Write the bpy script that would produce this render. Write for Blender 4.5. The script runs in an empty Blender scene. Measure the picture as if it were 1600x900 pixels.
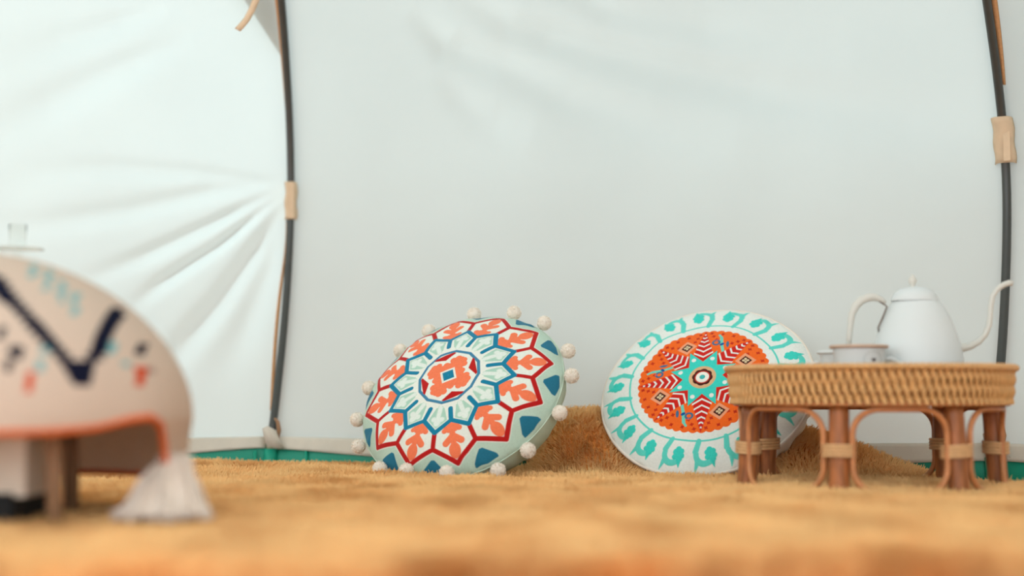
import bpy, math, random
import numpy as np
from mathutils import Vector, Matrix

random.seed(4)
rng = np.random.default_rng(4)
PI = math.pi
sc = bpy.context.scene
COL = sc.collection

# ------------------------------------------------------------------ camera
CAM = Vector((0.0, 0.0, 0.145))
TILT = math.atan(168 / 2222.2)
cam_data = bpy.data.cameras.new('camera')
cam = bpy.data.objects.new('camera', cam_data)
COL.objects.link(cam)
cam.location = CAM
cam.rotation_euler = (PI / 2 + TILT, 0, 0)
cam_data.lens = 50
cam_data.sensor_width = 36
cam_data.clip_start = 0.02
cam_data.dof.use_dof = True
cam_data.dof.focus_distance = 2.70
cam_data.dof.aperture_fstop = 1.3
sc.camera = cam

# ------------------------------------------------------------------ light
world = bpy.data.worlds.new('world')
sc.world = world
world.use_nodes = True
bg = world.node_tree.nodes['Background']
bg.inputs[0].default_value = (0.88, 0.97, 1.0, 1)
bg.inputs[1].default_value = 2.3
sun_data = bpy.data.lights.new('sun', 'SUN')
sun_data.energy = 14.0
sun_data.angle = math.radians(3)
sun_data.color = (0.81, 0.95, 1.0)
sun = bpy.data.objects.new('sun', sun_data)
COL.objects.link(sun)
sun_from = Vector((-0.80, 0.42, 0.55)).normalized()
sun.rotation_euler = (-sun_from).to_track_quat('-Z', 'Y').to_euler()

sc.view_settings.view_transform = 'Standard'
sc.view_settings.look = 'None'
sc.view_settings.gamma = 1
sc.view_settings.use_curve_mapping = False
sc.view_settings.exposure = 0.0


# ------------------------------------------------------------------ helpers
def lin(c):
    r = []
    for v in c[:3]:
        v = v / 255.0
        r.append(v / 12.92 if v <= 0.04045 else ((v + 0.055) / 1.055) ** 2.4)
    return tuple(r)


def at(px, py, Y):
    """world point at depth Y behind the photo pixel"""
    dx = (px - 800) / 2222.2
    dz = (450 - py) / 2222.2
    c, s = math.cos(TILT), math.sin(TILT)
    dy2 = c - dz * s
    dz2 = s + dz * c
    k = Y / dy2
    return Vector((dx * k, Y, CAM.z + dz2 * k))


def project(P):
    """numpy (N,3) -> photo pixels, used only to lay folds out on the canvas"""
    c, s = math.cos(TILT), math.sin(TILT)
    y = P[:, 1]
    z = P[:, 2] - CAM.z
    d = y * c + z * s
    u = -y * s + z * c
    d = np.maximum(d, 0.05)
    return 800 + P[:, 0] / d * 2222.2, 450 - u / d * 2222.2


class MB:
    def __init__(self):
        self.v, self.f, self.n = [], [], 0

    def add(self, verts, faces):
        verts = [tuple(p) for p in verts]
        self.v += verts
        self.f += [tuple(i + self.n for i in q) for q in faces]
        self.n += len(verts)
        return self

    def tube(self, pts, r, sides=8, closed=False, cap=True, flat=1.0):
        pts = [Vector(p) for p in pts]
        n = len(pts)
        rad = r if hasattr(r, '__len__') else [r] * n
        V, F = [], []
        up = None
        for i, p in enumerate(pts):
            a = pts[(i - 1) % n] if (closed or i > 0) else p
            b = pts[(i + 1) % n] if (closed or i < n - 1) else p
            t = (b - a).normalized()
            if up is None:
                up = Vector((0, 0, 1)) if abs(t.z) < 0.9 else Vector((0, 1, 0))
            s = t.cross(up).normalized()
            up = s.cross(t).normalized()
            for k in range(sides):
                w = 2 * PI * k / sides
                V.append(p + s * (math.cos(w) * rad[i]) + up * (math.sin(w) * rad[i] * flat))
        m = n if closed else n - 1
        for i in range(m):
            for k in range(sides):
                a0 = i * sides + k
                a1 = i * sides + (k + 1) % sides
                b0 = ((i + 1) % n) * sides + k
                b1 = ((i + 1) % n) * sides + (k + 1) % sides
                F.append((a0, a1, b1, b0))
        if cap and not closed:
            F.append(tuple(range(sides - 1, -1, -1)))
            F.append(tuple((n - 1) * sides + k for k in range(sides)))
        return self.add(V, F)

    def lathe(self, prof, c=(0, 0, 0), seg=48, sx=1, sy=1):
        V, F = [], []
        n = len(prof)
        for k in range(seg):
            w = 2 * PI * k / seg
            for (r, z) in prof:
                V.append((c[0] + r * sx * math.cos(w), c[1] + r * sy * math.sin(w), c[2] + z))
        for k in range(seg):
            k2 = (k + 1) % seg
            for i in range(n - 1):
                F.append((k * n + i, k2 * n + i, k2 * n + i + 1, k * n + i + 1))
        return self.add(V, F)

    def ball(self, c, r, rings=8, seg=12, sz=1.0):
        prof = [(max(1e-5, r * math.sin(PI * i / rings)), -r * sz * math.cos(PI * i / rings)) for i in range(rings + 1)]
        return self.lathe(prof, c, seg)

    def box(self, c, s, rot=None):
        V = []
        for x in (-1, 1):
            for y in (-1, 1):
                for z in (-1, 1):
                    p = Vector((x * s[0] / 2, y * s[1] / 2, z * s[2] / 2))
                    if rot is not None:
                        p = rot @ p
                    V.append(Vector(c) + p)
        F = [(0, 1, 3, 2), (4, 6, 7, 5), (0, 4, 5, 1), (2, 3, 7, 6), (0, 2, 6, 4), (1, 5, 7, 3)]
        return self.add(V, F)

    def build(self, name, mat, parent=None, smooth=True):
        me = bpy.data.meshes.new(name)
        me.from_pydata(self.v, [], self.f)
        me.polygons.foreach_set('use_smooth', [smooth] * len(me.polygons))
        me.update()
        return link(name, me, mat, parent)


def link(name, me, mat, parent=None):
    if mat is not None and not me.materials:
        me.materials.append(mat)
    o = bpy.data.objects.new(name, me)
    COL.objects.link(o)
    if parent is not None:
        o.parent = parent
        o.matrix_parent_inverse = parent.matrix_basis.inverted()
    return o


def grid_mesh(name, P, mat, parent=None, wrap_u=False, col=None, pole=False):
    """P: (nu, nv, 3) array"""
    nu, nv = P.shape[:2]
    me = bpy.data.meshes.new(name)
    iu = np.arange(nu if wrap_u else nu - 1)
    iv = np.arange(nv - 1)
    U, V = np.meshgrid(iu, iv, indexing='ij')
    U2 = (U + 1) % nu
    q = np.stack([U * nv + V, U2 * nv + V, U2 * nv + V + 1, U * nv + V + 1], -1).reshape(-1, 4)
    me.vertices.add(nu * nv)
    me.vertices.foreach_set('co', P.reshape(-1).astype(np.float32))
    me.loops.add(q.size)
    me.loops.foreach_set('vertex_index', q.reshape(-1).astype(np.int32))
    me.polygons.add(len(q))
    me.polygons.foreach_set('loop_start', (np.arange(len(q)) * 4).astype(np.int32))
    me.polygons.foreach_set('use_smooth', np.ones(len(q), dtype=bool))
    me.update(calc_edges=True)
    if col is not None:
        a = me.color_attributes.new('Col', 'FLOAT_COLOR', 'POINT')
        c4 = np.ones((nu * nv, 4), np.float32)
        c4[:, :3] = col.reshape(-1, 3)
        a.data.foreach_set('color', c4.reshape(-1))
    return link(name, me, mat, parent)


def tag(o, label=None, cat=None, group=None, kind=None):
    if label: o['label'] = label
    if cat: o['category'] = cat
    if group: o['group'] = group
    if kind: o['kind'] = kind
    return o


def empty(name, loc):
    o = bpy.data.objects.new(name, None)
    o.empty_display_size = 0.05
    o.location = loc
    COL.objects.link(o)
    return o


def material(name, rgb, rough=0.8, spec=0.3, noise=0.0, nscale=40, bump=0.0, bscale=300, sheen=0.0,
             transl=0.0, attr=False, metal=0.0, stretch=None, coat=0.0, sss=0.0):
    m = bpy.data.materials.new(name)
    m.use_nodes = True
    nt = m.node_tree
    N, L = nt.nodes, nt.links
    b = N['Principled BSDF']
    b.inputs['Roughness'].default_value = rough
    b.inputs['Specular IOR Level'].default_value = spec
    b.inputs['Metallic'].default_value = metal
    b.inputs['Sheen Weight'].default_value = sheen
    b.inputs['Coat Weight'].default_value = coat
    tc = N.new('ShaderNodeTexCoord')
    src = tc.outputs['Object']
    if stretch:
        mp = N.new('ShaderNodeMapping')
        mp.inputs['Scale'].default_value = stretch
        L.new(src, mp.inputs['Vector'])
        src = mp.outputs['Vector']
    if attr:
        a = N.new('ShaderNodeVertexColor')
        a.layer_name = 'Col'
        colout = a.outputs['Color']
    else:
        a = N.new('ShaderNodeRGB')
        a.outputs[0].default_value = (*rgb, 1)
        colout = a.outputs[0]
    if noise > 0:
        nz = N.new('ShaderNodeTexNoise')
        nz.inputs['Scale'].default_value = nscale
        nz.inputs['Detail'].default_value = 4
        L.new(src, nz.inputs['Vector'])
        mr = N.new('ShaderNodeMapRange')
        mr.inputs['From Min'].default_value = 0.3
        mr.inputs['From Max'].default_value = 0.7
        mr.inputs['To Min'].default_value = 1 - noise
        mr.inputs['To Max'].default_value = 1 + noise * 0.6
        L.new(nz.outputs['Fac'], mr.inputs['Value'])
        mx = N.new('ShaderNodeVectorMath')
        mx.operation = 'SCALE'
        L.new(colout, mx.inputs[0])
        L.new(mr.outputs[0], mx.inputs['Scale'])
        colout = mx.outputs[0]
    L.new(colout, b.inputs['Base Color'])
    if bump > 0:
        nz2 = N.new('ShaderNodeTexNoise')
        nz2.inputs['Scale'].default_value = bscale
        nz2.inputs['Detail'].default_value = 3
        L.new(src, nz2.inputs['Vector'])
        bp = N.new('ShaderNodeBump')
        bp.inputs['Strength'].default_value = bump
        bp.inputs['Distance'].default_value = 0.001
        L.new(nz2.outputs['Fac'], bp.inputs['Height'])
        L.new(bp.outputs[0], b.inputs['Normal'])
    if transl > 0:
        tr = N.new('ShaderNodeBsdfTranslucent')
        L.new(colout, tr.inputs['Color'])
        ms = N.new('ShaderNodeMixShader')
        ms.inputs[0].default_value = transl
        L.new(b.outputs[0], ms.inputs[1])
        L.new(tr.outputs[0], ms.inputs[2])
        L.new(ms.outputs[0], N['Material Output'].inputs['Surface'])
    return m


M = {
    'canvas': material('canvas', lin((188, 196, 193)), 0.85, 0.2, noise=0.03, nscale=2.5, bump=0.06, bscale=60, transl=0.2),
    'hem': material('hem_canvas', lin((224, 212, 196)), 0.9, 0.2, noise=0.05, nscale=30, transl=0.12),
    'webbing': material('webbing', lin((214, 160, 112)), 0.9, 0.2, noise=0.1, nscale=200, transl=0.2),
    'sleeve': material('sleeve_cloth', lin((232, 204, 172)), 0.9, 0.2, noise=0.08, nscale=40, transl=0.15),
    'pole': material('pole_steel', lin((62, 62, 58)), 0.32, 0.5, noise=0.1, nscale=20),
    'green': material('green_sheet', lin((8, 150, 120)), 0.45, 0.4, noise=0.1, nscale=12),
    'pink': material('pink_mat', lin((222, 176, 158)), 0.9, 0.1, noise=0.1, nscale=20),
    'carpet': material('carpet_backing', lin((236, 160, 84)), 0.95, 0.1, noise=0.15, nscale=60, bump=0.6, bscale=260),
    'rattan': material('rattan_weave', lin((224, 170, 108)), 0.5, 0.4, noise=0.14, nscale=70),
    'rattan_wrap': material('rattan_wrap', lin((226, 176, 124)), 0.5, 0.4, noise=0.12, nscale=90),
    'rattan_leg': material('rattan_leg', lin((172, 100, 50)), 0.42, 0.45, noise=0.45, nscale=40, stretch=(3, 3, 0.5)),
    'rattan_rod': material('rattan_rod', lin((206, 132, 80)), 0.42, 0.45, noise=0.16, nscale=60),
    'rattan_dark': material('rattan_dark', lin((140, 84, 45)), 0.6, 0.3, noise=0.2, nscale=60),
    'enamel': material('enamel', lin((222, 224, 222)), 0.38, 0.5, noise=0.01, nscale=5),
    'enamel_warm': material('enamel_warm', lin((216, 212, 202)), 0.4, 0.4, noise=0.02, nscale=20),
    'rim_brown': material('cup_rim', lin((208, 174, 150)), 0.45, 0.5, noise=0.1, nscale=60),
    'dark': material('dark_ink', lin((60, 30, 25)), 0.7, 0.2, noise=0.05, nscale=60),
    'grey_line': material('grey_ink', lin((176, 178, 172)), 0.7, 0.2, noise=0.05, nscale=60),
    'chrome': material('steel_pin', lin((120, 105, 95)), 0.35, 0.5, metal=0.6, noise=0.05, nscale=60),
    'print_mint': material('printed_cotton', (1, 1, 1), 0.9, 0.15, noise=0.05, nscale=260, bump=0.25, bscale=900, attr=True, sheen=0.1),
    'mint': material('mint_cotton', lin((194, 210, 190)), 0.9, 0.15, noise=0.05, nscale=60, bump=0.2, bscale=700),
    'cream': material('cream_cotton', lin((232, 218, 204)), 0.9, 0.15, noise=0.05, nscale=60, bump=0.2, bscale=700),
    'pompom': material('pompom_wool', lin((252, 240, 226)), 0.95, 0.1, noise=0.03, nscale=200, transl=0.12),
    'wool': material('wool_yarn', lin((240, 222, 206)), 0.95, 0.1, noise=0.08, nscale=200),
    'blanket': material('woven_blanket', (1, 1, 1), 0.95, 0.1, noise=0.06, nscale=300, attr=True, transl=0.3),
    'orange': material('orange_binding', lin((226, 110, 60)), 0.9, 0.1, noise=0.08, nscale=200),
    'stool_cloth': material('stool_cloth', lin((226, 210, 192)), 0.9, 0.1, noise=0.05, nscale=40),
    'stool_black': material('stool_black', lin((38, 38, 38)), 0.8, 0.2, noise=0.1, nscale=40),
    'stool_wood': material('stool_wood', lin((164, 124, 92)), 0.6, 0.3, noise=0.2, nscale=30, stretch=(4, 4, 0.6)),
}

# clear glass
g = bpy.data.materials.new('clear_glass')
g.use_nodes = True
gb = g.node_tree.nodes['Principled BSDF']
gb.inputs['Base Color'].default_value = (0.97, 0.98, 0.97, 1)
gb.inputs['Transmission Weight'].default_value = 1.0
gb.inputs['Roughness'].default_value = 0.02
gb.inputs['IOR'].default_value = 1.05
M['glass'] = g
g2 = g.copy()
g2.name = 'tinted_glass'
g2.node_tree.nodes['Principled BSDF'].inputs['Base Color'].default_value = (0.80, 0.76, 0.70, 1)
g2.node_tree.nodes['Principled BSDF'].inputs['IOR'].default_value = 1.2
M['glass_dish'] = g2

# hair material for the pile, tone varies from strand to strand and along it
hm = bpy.data.materials.new('carpet_pile')
hm.use_nodes = True
N, L = hm.node_tree.nodes, hm.node_tree.links
hb = N['Principled BSDF']
hb.inputs['Roughness'].default_value = 0.9
hb.inputs['Specular IOR Level'].default_value = 0.15
hi = N.new('ShaderNodeHairInfo')
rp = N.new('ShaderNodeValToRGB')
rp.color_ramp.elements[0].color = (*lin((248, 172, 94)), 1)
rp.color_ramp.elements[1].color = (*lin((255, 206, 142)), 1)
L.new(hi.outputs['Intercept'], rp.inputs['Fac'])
tcn = N.new('ShaderNodeTexCoord')
nzn = N.new('ShaderNodeTexNoise')
nzn.inputs['Scale'].default_value = 9
nzn.inputs['Detail'].default_value = 5
L.new(tcn.outputs['Object'], nzn.inputs['Vector'])
mrn = N.new('ShaderNodeMapRange')
mrn.inputs['From Min'].default_value = 0.3
mrn.inputs['From Max'].default_value = 0.7
mrn.inputs['To Min'].default_value = 0.86
mrn.inputs['To Max'].default_value = 1.06
L.new(nzn.outputs['Fac'], mrn.inputs['Value'])
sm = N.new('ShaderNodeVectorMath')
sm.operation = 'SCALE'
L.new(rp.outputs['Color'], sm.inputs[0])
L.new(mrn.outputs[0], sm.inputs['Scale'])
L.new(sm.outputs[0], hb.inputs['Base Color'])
M['pile'] = hm

# ------------------------------------------------------------------ noise (smooth value noise in numpy)
_tab = rng.random((64, 64))


def vnoise(x, y):
    xi, yi = np.floor(x).astype(int), np.floor(y).astype(int)
    fx, fy = x - xi, y - yi
    fx, fy = fx * fx * (3 - 2 * fx), fy * fy * (3 - 2 * fy)
    g_ = lambda a, b: _tab[a % 64, b % 64]
    return (g_(xi, yi) * (1 - fx) * (1 - fy) + g_(xi + 1, yi) * fx * (1 - fy)
            + g_(xi, yi + 1) * (1 - fx) * fy + g_(xi + 1, yi + 1) * fx * fy) - 0.5


def sstep(a, b, x):
    t = np.clip((x - a) / (b - a), 0, 1)
    return t * t * (3 - 2 * t)


# ================================================================== TENT
TC = np.array([-0.65, 0.05])
TR = 3.09
PROF = np.array([(-0.060, -0.02), (-0.030, 0.05), (0.035, 0.16), (0.115, 0.34), (0.160, 0.54), (0.158, 0.72), (0.105, 0.92),
                 (0.02, 1.10), (-0.16, 1.38), (-0.55, 1.70), (-1.2, 1.97), (-2.0, 2.12), (-2.90, 2.2)])
_l = np.concatenate([[0], np.cumsum(np.hypot(*np.diff(PROF, axis=0).T))])


def prof(t):
    """t = length along the profile -> (outward offset, z), smoothed"""
    ts = np.linspace(0, _l[-1], 260)
    o = np.interp(ts, _l, PROF[:, 0])
    z = np.interp(ts, _l, PROF[:, 1])
    k = np.ones(13) / 13
    def sm_(a):
        b = np.concatenate([2 * a[0] - a[6:0:-1], a, 2 * a[-1] - a[-2:-8:-1]])
        return np.convolve(b, k, 'valid')
    return np.interp(t, ts, sm_(o)), np.interp(t, ts, sm_(z))


AZ = [math.radians(a) for a in (-81, -53, -25, 2.42, 30.58, 59, 87, 115)]


def rail(az, t):
    o, z = prof(t)
    o = o - (0.03 + 0.10 * min(max((az - AZ[3]) / (AZ[4] - AZ[3]), 0), 1)) * sstep(0.5, 1.15, z)
    r = TR + o
    return np.stack([TC[0] + r * math.sin(az), TC[1] + r * math.cos(az), z], -1)


FOLDS_LEFT = [  # pixel polyline, width px, height m
    ([(446, 292), (330, 350), (215, 405), (110, 445)], 11, 0.006),
    ([(446, 300), (340, 385), (255, 440), (195, 488)], 10, 0.007),
    ([(446, 312), (400, 390), (345, 470), (270, 560), (240, 620)], 18, 0.008),
    ([(446, 285), (330, 300), (200, 330), (60, 350), (-100, 360)], 16, 0.005),
    ([(446, 288), (300, 270), (150, 262), (0, 275)], 14, 0.004),
    ([(446, 320), (420, 420), (380, 520), (330, 610)], 22, 0.006),
    ([(300, 60), (180, 110), (60, 170), (-60, 230)], 26, 0.006),
    ([(260, 10), (120, 60), (0, 90)], 22, 0.005),
]
FOLDS_BACK = [
    ([(640, 20), (700, 75), (790, 105), (880, 150), (1010, 195), (1150, 215)], 28, 0.006),
    ([(700, -20), (800, 45), (920, 80), (1060, 115), (1230, 150), (1420, 180), (1560, 190)], 32, 0.0075),
    ([(830, -40), (960, 20), (1130, 50), (1330, 90)], 26, 0.004),
    ([(680, 120), (760, 190), (830, 215)], 26, 0.002),
]


def fold_disp(P, folds):
    px, py = project(P)
    d = np.zeros(len(P))
    for pts, w, h in folds:
        best = np.full(len(P), 1e9)
        sgn = np.zeros(len(P))
        tt = np.zeros(len(P))
        n = len(pts) - 1
        for i in range(n):
            a, b = np.array(pts[i], float), np.array(pts[i + 1], float)
            ab = b - a
            t = np.clip(((px - a[0]) * ab[0] + (py - a[1]) * ab[1]) / (ab @ ab), 0, 1)
            dd = np.hypot(px - a[0] - t * ab[0], py - a[1] - t * ab[1])
            m = dd < best
            best[m] = dd[m]
            tt[m] = (i + t[m]) / n
        fade = np.clip(tt * 4, 0, 1) * np.clip((1 - tt) * 2.6, 0, 1)
        d += h * fade * np.exp(-(best / (w * (0.6 + 0.9 * tt))) ** 2)
    return d


def panel(name, a0, a1, folds=(), nu=60, nv=90, tmax=None, disp=0.004):
    tmax = tmax or _l[-1]
    t = np.linspace(_l[0] + 0.052, tmax, nv)
    A, B = rail(a0, t), rail(a1, t)
    u = np.linspace(0, 1, nu)[:, None, None]
    P = A[None] * (1 - u) + B[None] * u
    am = (a0 + a1) / 2
    outw = np.array([math.sin(am), math.cos(am), 0.0])
    U = np.linspace(0, 1, nu)[:, None] * np.ones((1, nv))
    T = t[None, :] * np.ones((nu, 1))
    edge = np.clip(4 * U * (1 - U), 0, 1)
    d = disp * edge * (vnoise(U * 5 + a0 * 7, T * 4) + 0.6 * vnoise(U * 11 + 3 + a0, T * 9))
    if folds:
        d = d + fold_disp(P.reshape(-1, 3), folds).reshape(nu, nv) * -(2.6 if name == 'wall_left' else 3.2)
    P = P + d[..., None] * outw
    o = grid_mesh(name, P, M['canvas'])
    tag(o, kind='structure')
    return o


wall_left = panel('wall_left', AZ[2], AZ[3], FOLDS_LEFT, 420, 620, disp=0.010)
wall_back = panel('wall_back', AZ[3], AZ[4], FOLDS_BACK, 360, 500, disp=0.005)
wall_right = panel('wall_right', AZ[4], AZ[5], (), 60, 90)
panel('wall_outer_left', AZ[0], AZ[1])
panel('wall_far_left', AZ[1], AZ[2])
panel('wall_far_right', AZ[5], AZ[6])
panel('wall_outer_right', AZ[6], AZ[7])
# hem strips
def hem(wall, a0, a1, sag, lift0, lift1, nu=80):
    u = np.linspace(0, 1, nu)
    A = rail(a0, np.array([0.07]))[0]
    B = rail(a1, np.array([0.07]))[0]
    am = (a0 + a1) / 2
    inw = -np.array([math.sin(am), math.cos(am), 0.0])
    P = np.zeros((nu, 6, 3))
    for j, v in enumerate(np.linspace(0, 1, 6)):
        base = A[None] * (1 - u[:, None]) + B[None] * u[:, None] + inw * (0.006 + 0.010 * v)
        ztop = 0.056 - 0.006 * np.sin(PI * u)
        zbot = lift0 * (1 - sstep(0, 0.25, u)) + lift1 * sstep(0.75, 1, u) + sag
        zbot = zbot + 0.003 * vnoise(u * 9, u * 0)
        P[:, j] = base
        P[:, j, 2] = ztop * (1 - v) + zbot * v
    o = grid_mesh('hem', P, M['hem'], wall)
    s = o.modifiers.new('s', 'SOLIDIFY')
    s.thickness = 0.0015
    return o


hem(wall_left, AZ[2] + 0.004, AZ[3] - 0.005, 0.012, 0.012, 0.019)
hem(wall_back, AZ[3] + 0.0005, AZ[4] - 0.003, 0.012, 0.017, 0.010)
hem(wall_right, AZ[4] + 0.002, AZ[5] - 0.005, 0.010, 0.012, 0.012)


def pole_path(az, zmin=0.07, tmax=None, inset=0.016, n=60):
    tmax = tmax or _l[9]
    t = np.linspace(0.085, tmax, n)
    P = rail(az, t)
    P[:, 0] -= inset * math.sin(az)
    P[:, 1] -= inset * math.cos(az)
    return P


def z_to_pt(az, z, inset=0.016):
    P = pole_path(az, n=400, inset=inset)
    return Vector([float(np.interp(z, P[:, 2], P[:, k])) for k in range(3)])


def tent_pole(az, label, sleeve_z, sleeve_h, strip, strip_side):
    P = pole_path(az)
    r = empty('tent_pole', tuple(P[0]))
    tag(r, label, 'tent pole', 'curved steel poles of the tent frame')
    MB().tube(P, 0.0088, 14).build('pole_tube', M['pole'], r)
    # ferrule joint
    b = z_to_pt(az, sleeve_z)
    # foot strap with ring
    q = Vector(P[0]) + Vector((0.011, -0.006, 0.018))
    MB().tube([q + Vector((0.004, 0, -0.02)), q + Vector((0.006, 0, -0.004)), q + Vector((0.003, 0, 0.014)), q + Vector((-0.004, 0, 0.022))],
              [0.003, 0.005, 0.004, 0.002], 8, flat=0.6).build('foot_strap', M['stool_wood'], r)
    # foot socket
    MB().lathe([(0.0005, -0.03), (0.011, -0.03), (0.012, 0.002), (0.009, 0.004)], tuple(P[0]), 14).build('foot_socket', M['sleeve'], r)
    return r


def strip_mesh(wall, az, zs, side, gaps, width):
    n = len(zs)
    P = np.zeros((n, 5, 3))
    tx = np.array([math.cos(az), -math.sin(az), 0.0]) * side
    for i, z in enumerate(zs):
        c = np.array(z_to_pt(az, z, 0.006))
        for j in range(5):
            w = j / 4
            P[i, j] = c + tx * (gaps[i] + width[i] * w)
            P[i, j, 1] -= 0.004 * math.sin(PI * w)
    o = grid_mesh('seam_webbing', P, M['webbing'], wall)
    s = o.modifiers.new('s', 'SOLIDIFY')
    s.thickness = 0.001
    return o


def sleeve(wall, az, z0, h, w=0.030):
    tx = Vector((math.cos(az), -math.sin(az), 0))
    fw = Vector((-math.sin(az), -math.cos(az), 0))
    mb = MB()
    rows = []
    for k in range(9):
        z = z0 + h * k / 8
        c = z_to_pt(az, z, 0.014)
        ring = []
        wob = 0.0015 * math.sin(k * 1.3)
        for (a, b) in ((-w * .62, -0.006), (-w * .52, 0.006), (-w * .36, 0.0125), (0, 0.0142), (w * .34, 0.0125), (w * .5, 0.007), (w * .56, -0.006)):
            ring.append(c + tx * (a + wob) + fw * b)
        rows.append(ring)
    n = 7
    V = [p for r_ in rows for p in r_]
    F = [(i * n + j, i * n + j + 1, (i + 1) * n + j + 1, (i + 1) * n + j) for i in range(8) for j in range(n - 1)]
    o = mb.add(V, F).build('pole_sleeve', M['sleeve'], wall)
    s = o.modifiers.new('s', 'SOLIDIFY')
    s.thickness = 0.002
    # overlapping tab
    c = z_to_pt(az, z0 + h * 0.5, 0.014)
    mt = Matrix((tx, fw, Vector((0, 0, 1)))).transposed()
    MB().box(c + fw * 0.0165 + tx * w * 0.22, (w * 0.36, 0.0012, h * 0.96), mt).build('sleeve_tab', M['sleeve'], wall, smooth=False)


def zpx(py, Y=3.24):
    return at(450, py, Y).z


tent_pole(AZ[3], 'dark curved tent pole standing between the wrinkled left wall panel and the smooth back panel', 0, 0, None, -1)
tent_pole(AZ[4], 'dark curved tent pole rising behind the teapot spout at the far right', 0, 0, None, 1)
zs = np.linspace(zpx(235), zpx(-40), 24)
strip_mesh(wall_left, AZ[3], zs, -1, np.full(24, 0.0065), np.linspace(0.002, 0.012, 24))
zs = np.linspace(zpx(640), zpx(342), 30)
k_ = np.linspace(0, 1, 30)
strip_mesh(wall_left, AZ[3], zs, -1, 0.005 + 0.010 * np.sin(PI * np.clip(k_ * 1.1, 0, 1)), np.full(30, 0.008))
zs = np.linspace(zpx(200), zpx(-30), 24)
strip_mesh(wall_right, AZ[4], zs, 1, np.full(24, 0.005), 0.004 + 0.008 * np.sin(PI * np.linspace(0.9, 0.1, 24)))
sleeve(wall_left, AZ[3], zpx(340), zpx(281) - zpx(340), 0.025)
sleeve(wall_right, AZ[4], zpx(260, 2.86), zpx(192, 2.86) - zpx(260, 2.86), 0.036)

# double-layer canvas patch and hanging tie at the top of the left panel
mbp = MB()
V, F = [], []
nr = 12
for i in range(nr + 1):
    f = i / nr
    y = -60 + 150 * f
    xl, xr = 330 + (437 - 330) * (f ** 1.0), 420 + (439 - 420) * f
    for j in range(6):
        x = xl + (xr - xl) * j / 5
        p = at(x, y, 3.0)
        az = AZ[3]
        zq = p.z
        w = z_to_pt(az, zq, 0.010)
        k = w.y / p.y
        V.append((p.x * k, w.y - 0.004 - 0.03 * (w.x - p.x * k) , zq * 1.0 + (zq - CAM.z) * (k - 1)))
for i in range(nr):
    for j in range(5):
        F.append((i * 6 + j, i * 6 + j + 1, (i + 1) * 6 + j + 1, (i + 1) * 6 + j))
po = mbp.add(V, F).build('corner_patch', M['hem'], wall_left)
s = po.modifiers.new('s', 'SOLIDIFY'); s.thickness = 0.001
mt = MB()
V = []
tp = [(408, -40), (402, -5), (394, 15), (386, 30), (377, 41), (371, 47)]
for i, (x, y) in enumerate(tp):
    p = at(x, y, 2.98)
    w = 0.0068
    d = Vector((0.85, 0, -0.5)) if i > 2 else Vector((1, 0, -0.25))
    V += [p - d * w, p + Vector((0, -0.002, 0)), p + d * w]
F = [(i * 3 + j, i * 3 + j + 1, i * 3 + j + 4, i * 3 + j + 3) for i in range(5) for j in range(2)]
to = mt.add(V, F).build('fabric_tie', M['sleeve'])
s = to.modifiers.new('s', 'SOLIDIFY'); s.thickness = 0.001
tag(to, 'short cream fabric tie hanging down near the top of the left tent pole', 'tie')

# ================================================================== GROUND
fl = MB()
fl.box((-0.5, 0.9, -0.095), (9, 9, 0.05))
tag(fl.build('floor', M['pink'], smooth=False), kind='structure')

# green groundsheet rim standing up under the hem
gr = empty('groundsheet_rim', (TC[0], TC[1] + TR - 0.03, -0.05))
tag(gr, 'green groundsheet edge showing between the wall hems and the carpet', 'groundsheet')
for i in range(2, 5):
    a0, a1 = AZ[i], AZ[i + 1]
    A, B = rail(a0, np.array([0.02]))[0], rail(a1, np.array([0.02]))[0]
    am = (a0 + a1) / 2
    inw = -np.array([math.sin(am), math.cos(am), 0.0])
    nu = 120
    u = np.linspace(0, 1, nu)
    P = np.zeros((nu, 8, 3))
    for j, v in enumerate(np.linspace(0, 1, 8)):
        P[:, j] = A[None] * (1 - u[:, None]) + B[None] * u[:, None] + inw * (-0.020 + 0.012 * math.sin(PI * v) + 0.02 * (v > 0.99))
        P[:, j] += inw * (0.004 * vnoise(u * 14, u * 0 + i + v * 2))[:, None]
        P[:, j, 2] = 0.052 - 0.115 * v
    o = grid_mesh('rim_sheet', P, M['green'], gr)
    for us in ([0.055, 0.5, 0.955] if i != 2 else [0.5, 0.978]):
        c = A * (1 - us) + B * us - inw * 0.006
        MB().tube([(c[0], c[1], 0.026), (c[0] + 0.001, c[1] - 0.003, 0.0), (c[0], c[1] - 0.002, -0.055)], 0.0038, 8).build('rim_seam', M['green'], gr)


for az in AZ[3:5]:
    c = rail(az, np.array([0.03]))[0]
    MB().tube([(c[0], c[1] + 0.004, 0.030), (c[0], c[1] + 0.002, 0.0), (c[0], c[1] + 0.002, -0.055)], 0.015, 10, flat=1).build('rim_corner', M['green'], gr)
for az, w_ in ((AZ[3], wall_back), (AZ[4], wall_right)):
    # folded canvas corner under each pole foot
    c = rail(az, np.array([0.07]))[0]
    fw = Vector((-math.sin(az), -math.cos(az), 0))
    tx = Vector((math.cos(az), -math.sin(az), 0))
    b0 = Vector((c[0], c[1], 0)) + fw * 0.036
    pts_ = [(-.014, .074), (-.002, .080), (.014, .070), (-.010, .056), (.006, .058), (.022, .050), (-.004, .036), (.014, .034), (.034, .030)]
    V = [b0 + tx * a + Vector((0, 0, z)) + fw * (0.004 * math.sin(i * 2.1)) for i, (a, z) in enumerate(pts_)]
    o = MB().add(V, [(0, 1, 4, 3), (1, 2, 5, 4), (3, 4, 7, 6), (4, 5, 8, 7)]).build('corner_flap', M['hem'], w_)
    s = o.modifiers.new('s', 'SOLIDIFY'); s.thickness = 0.002


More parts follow.
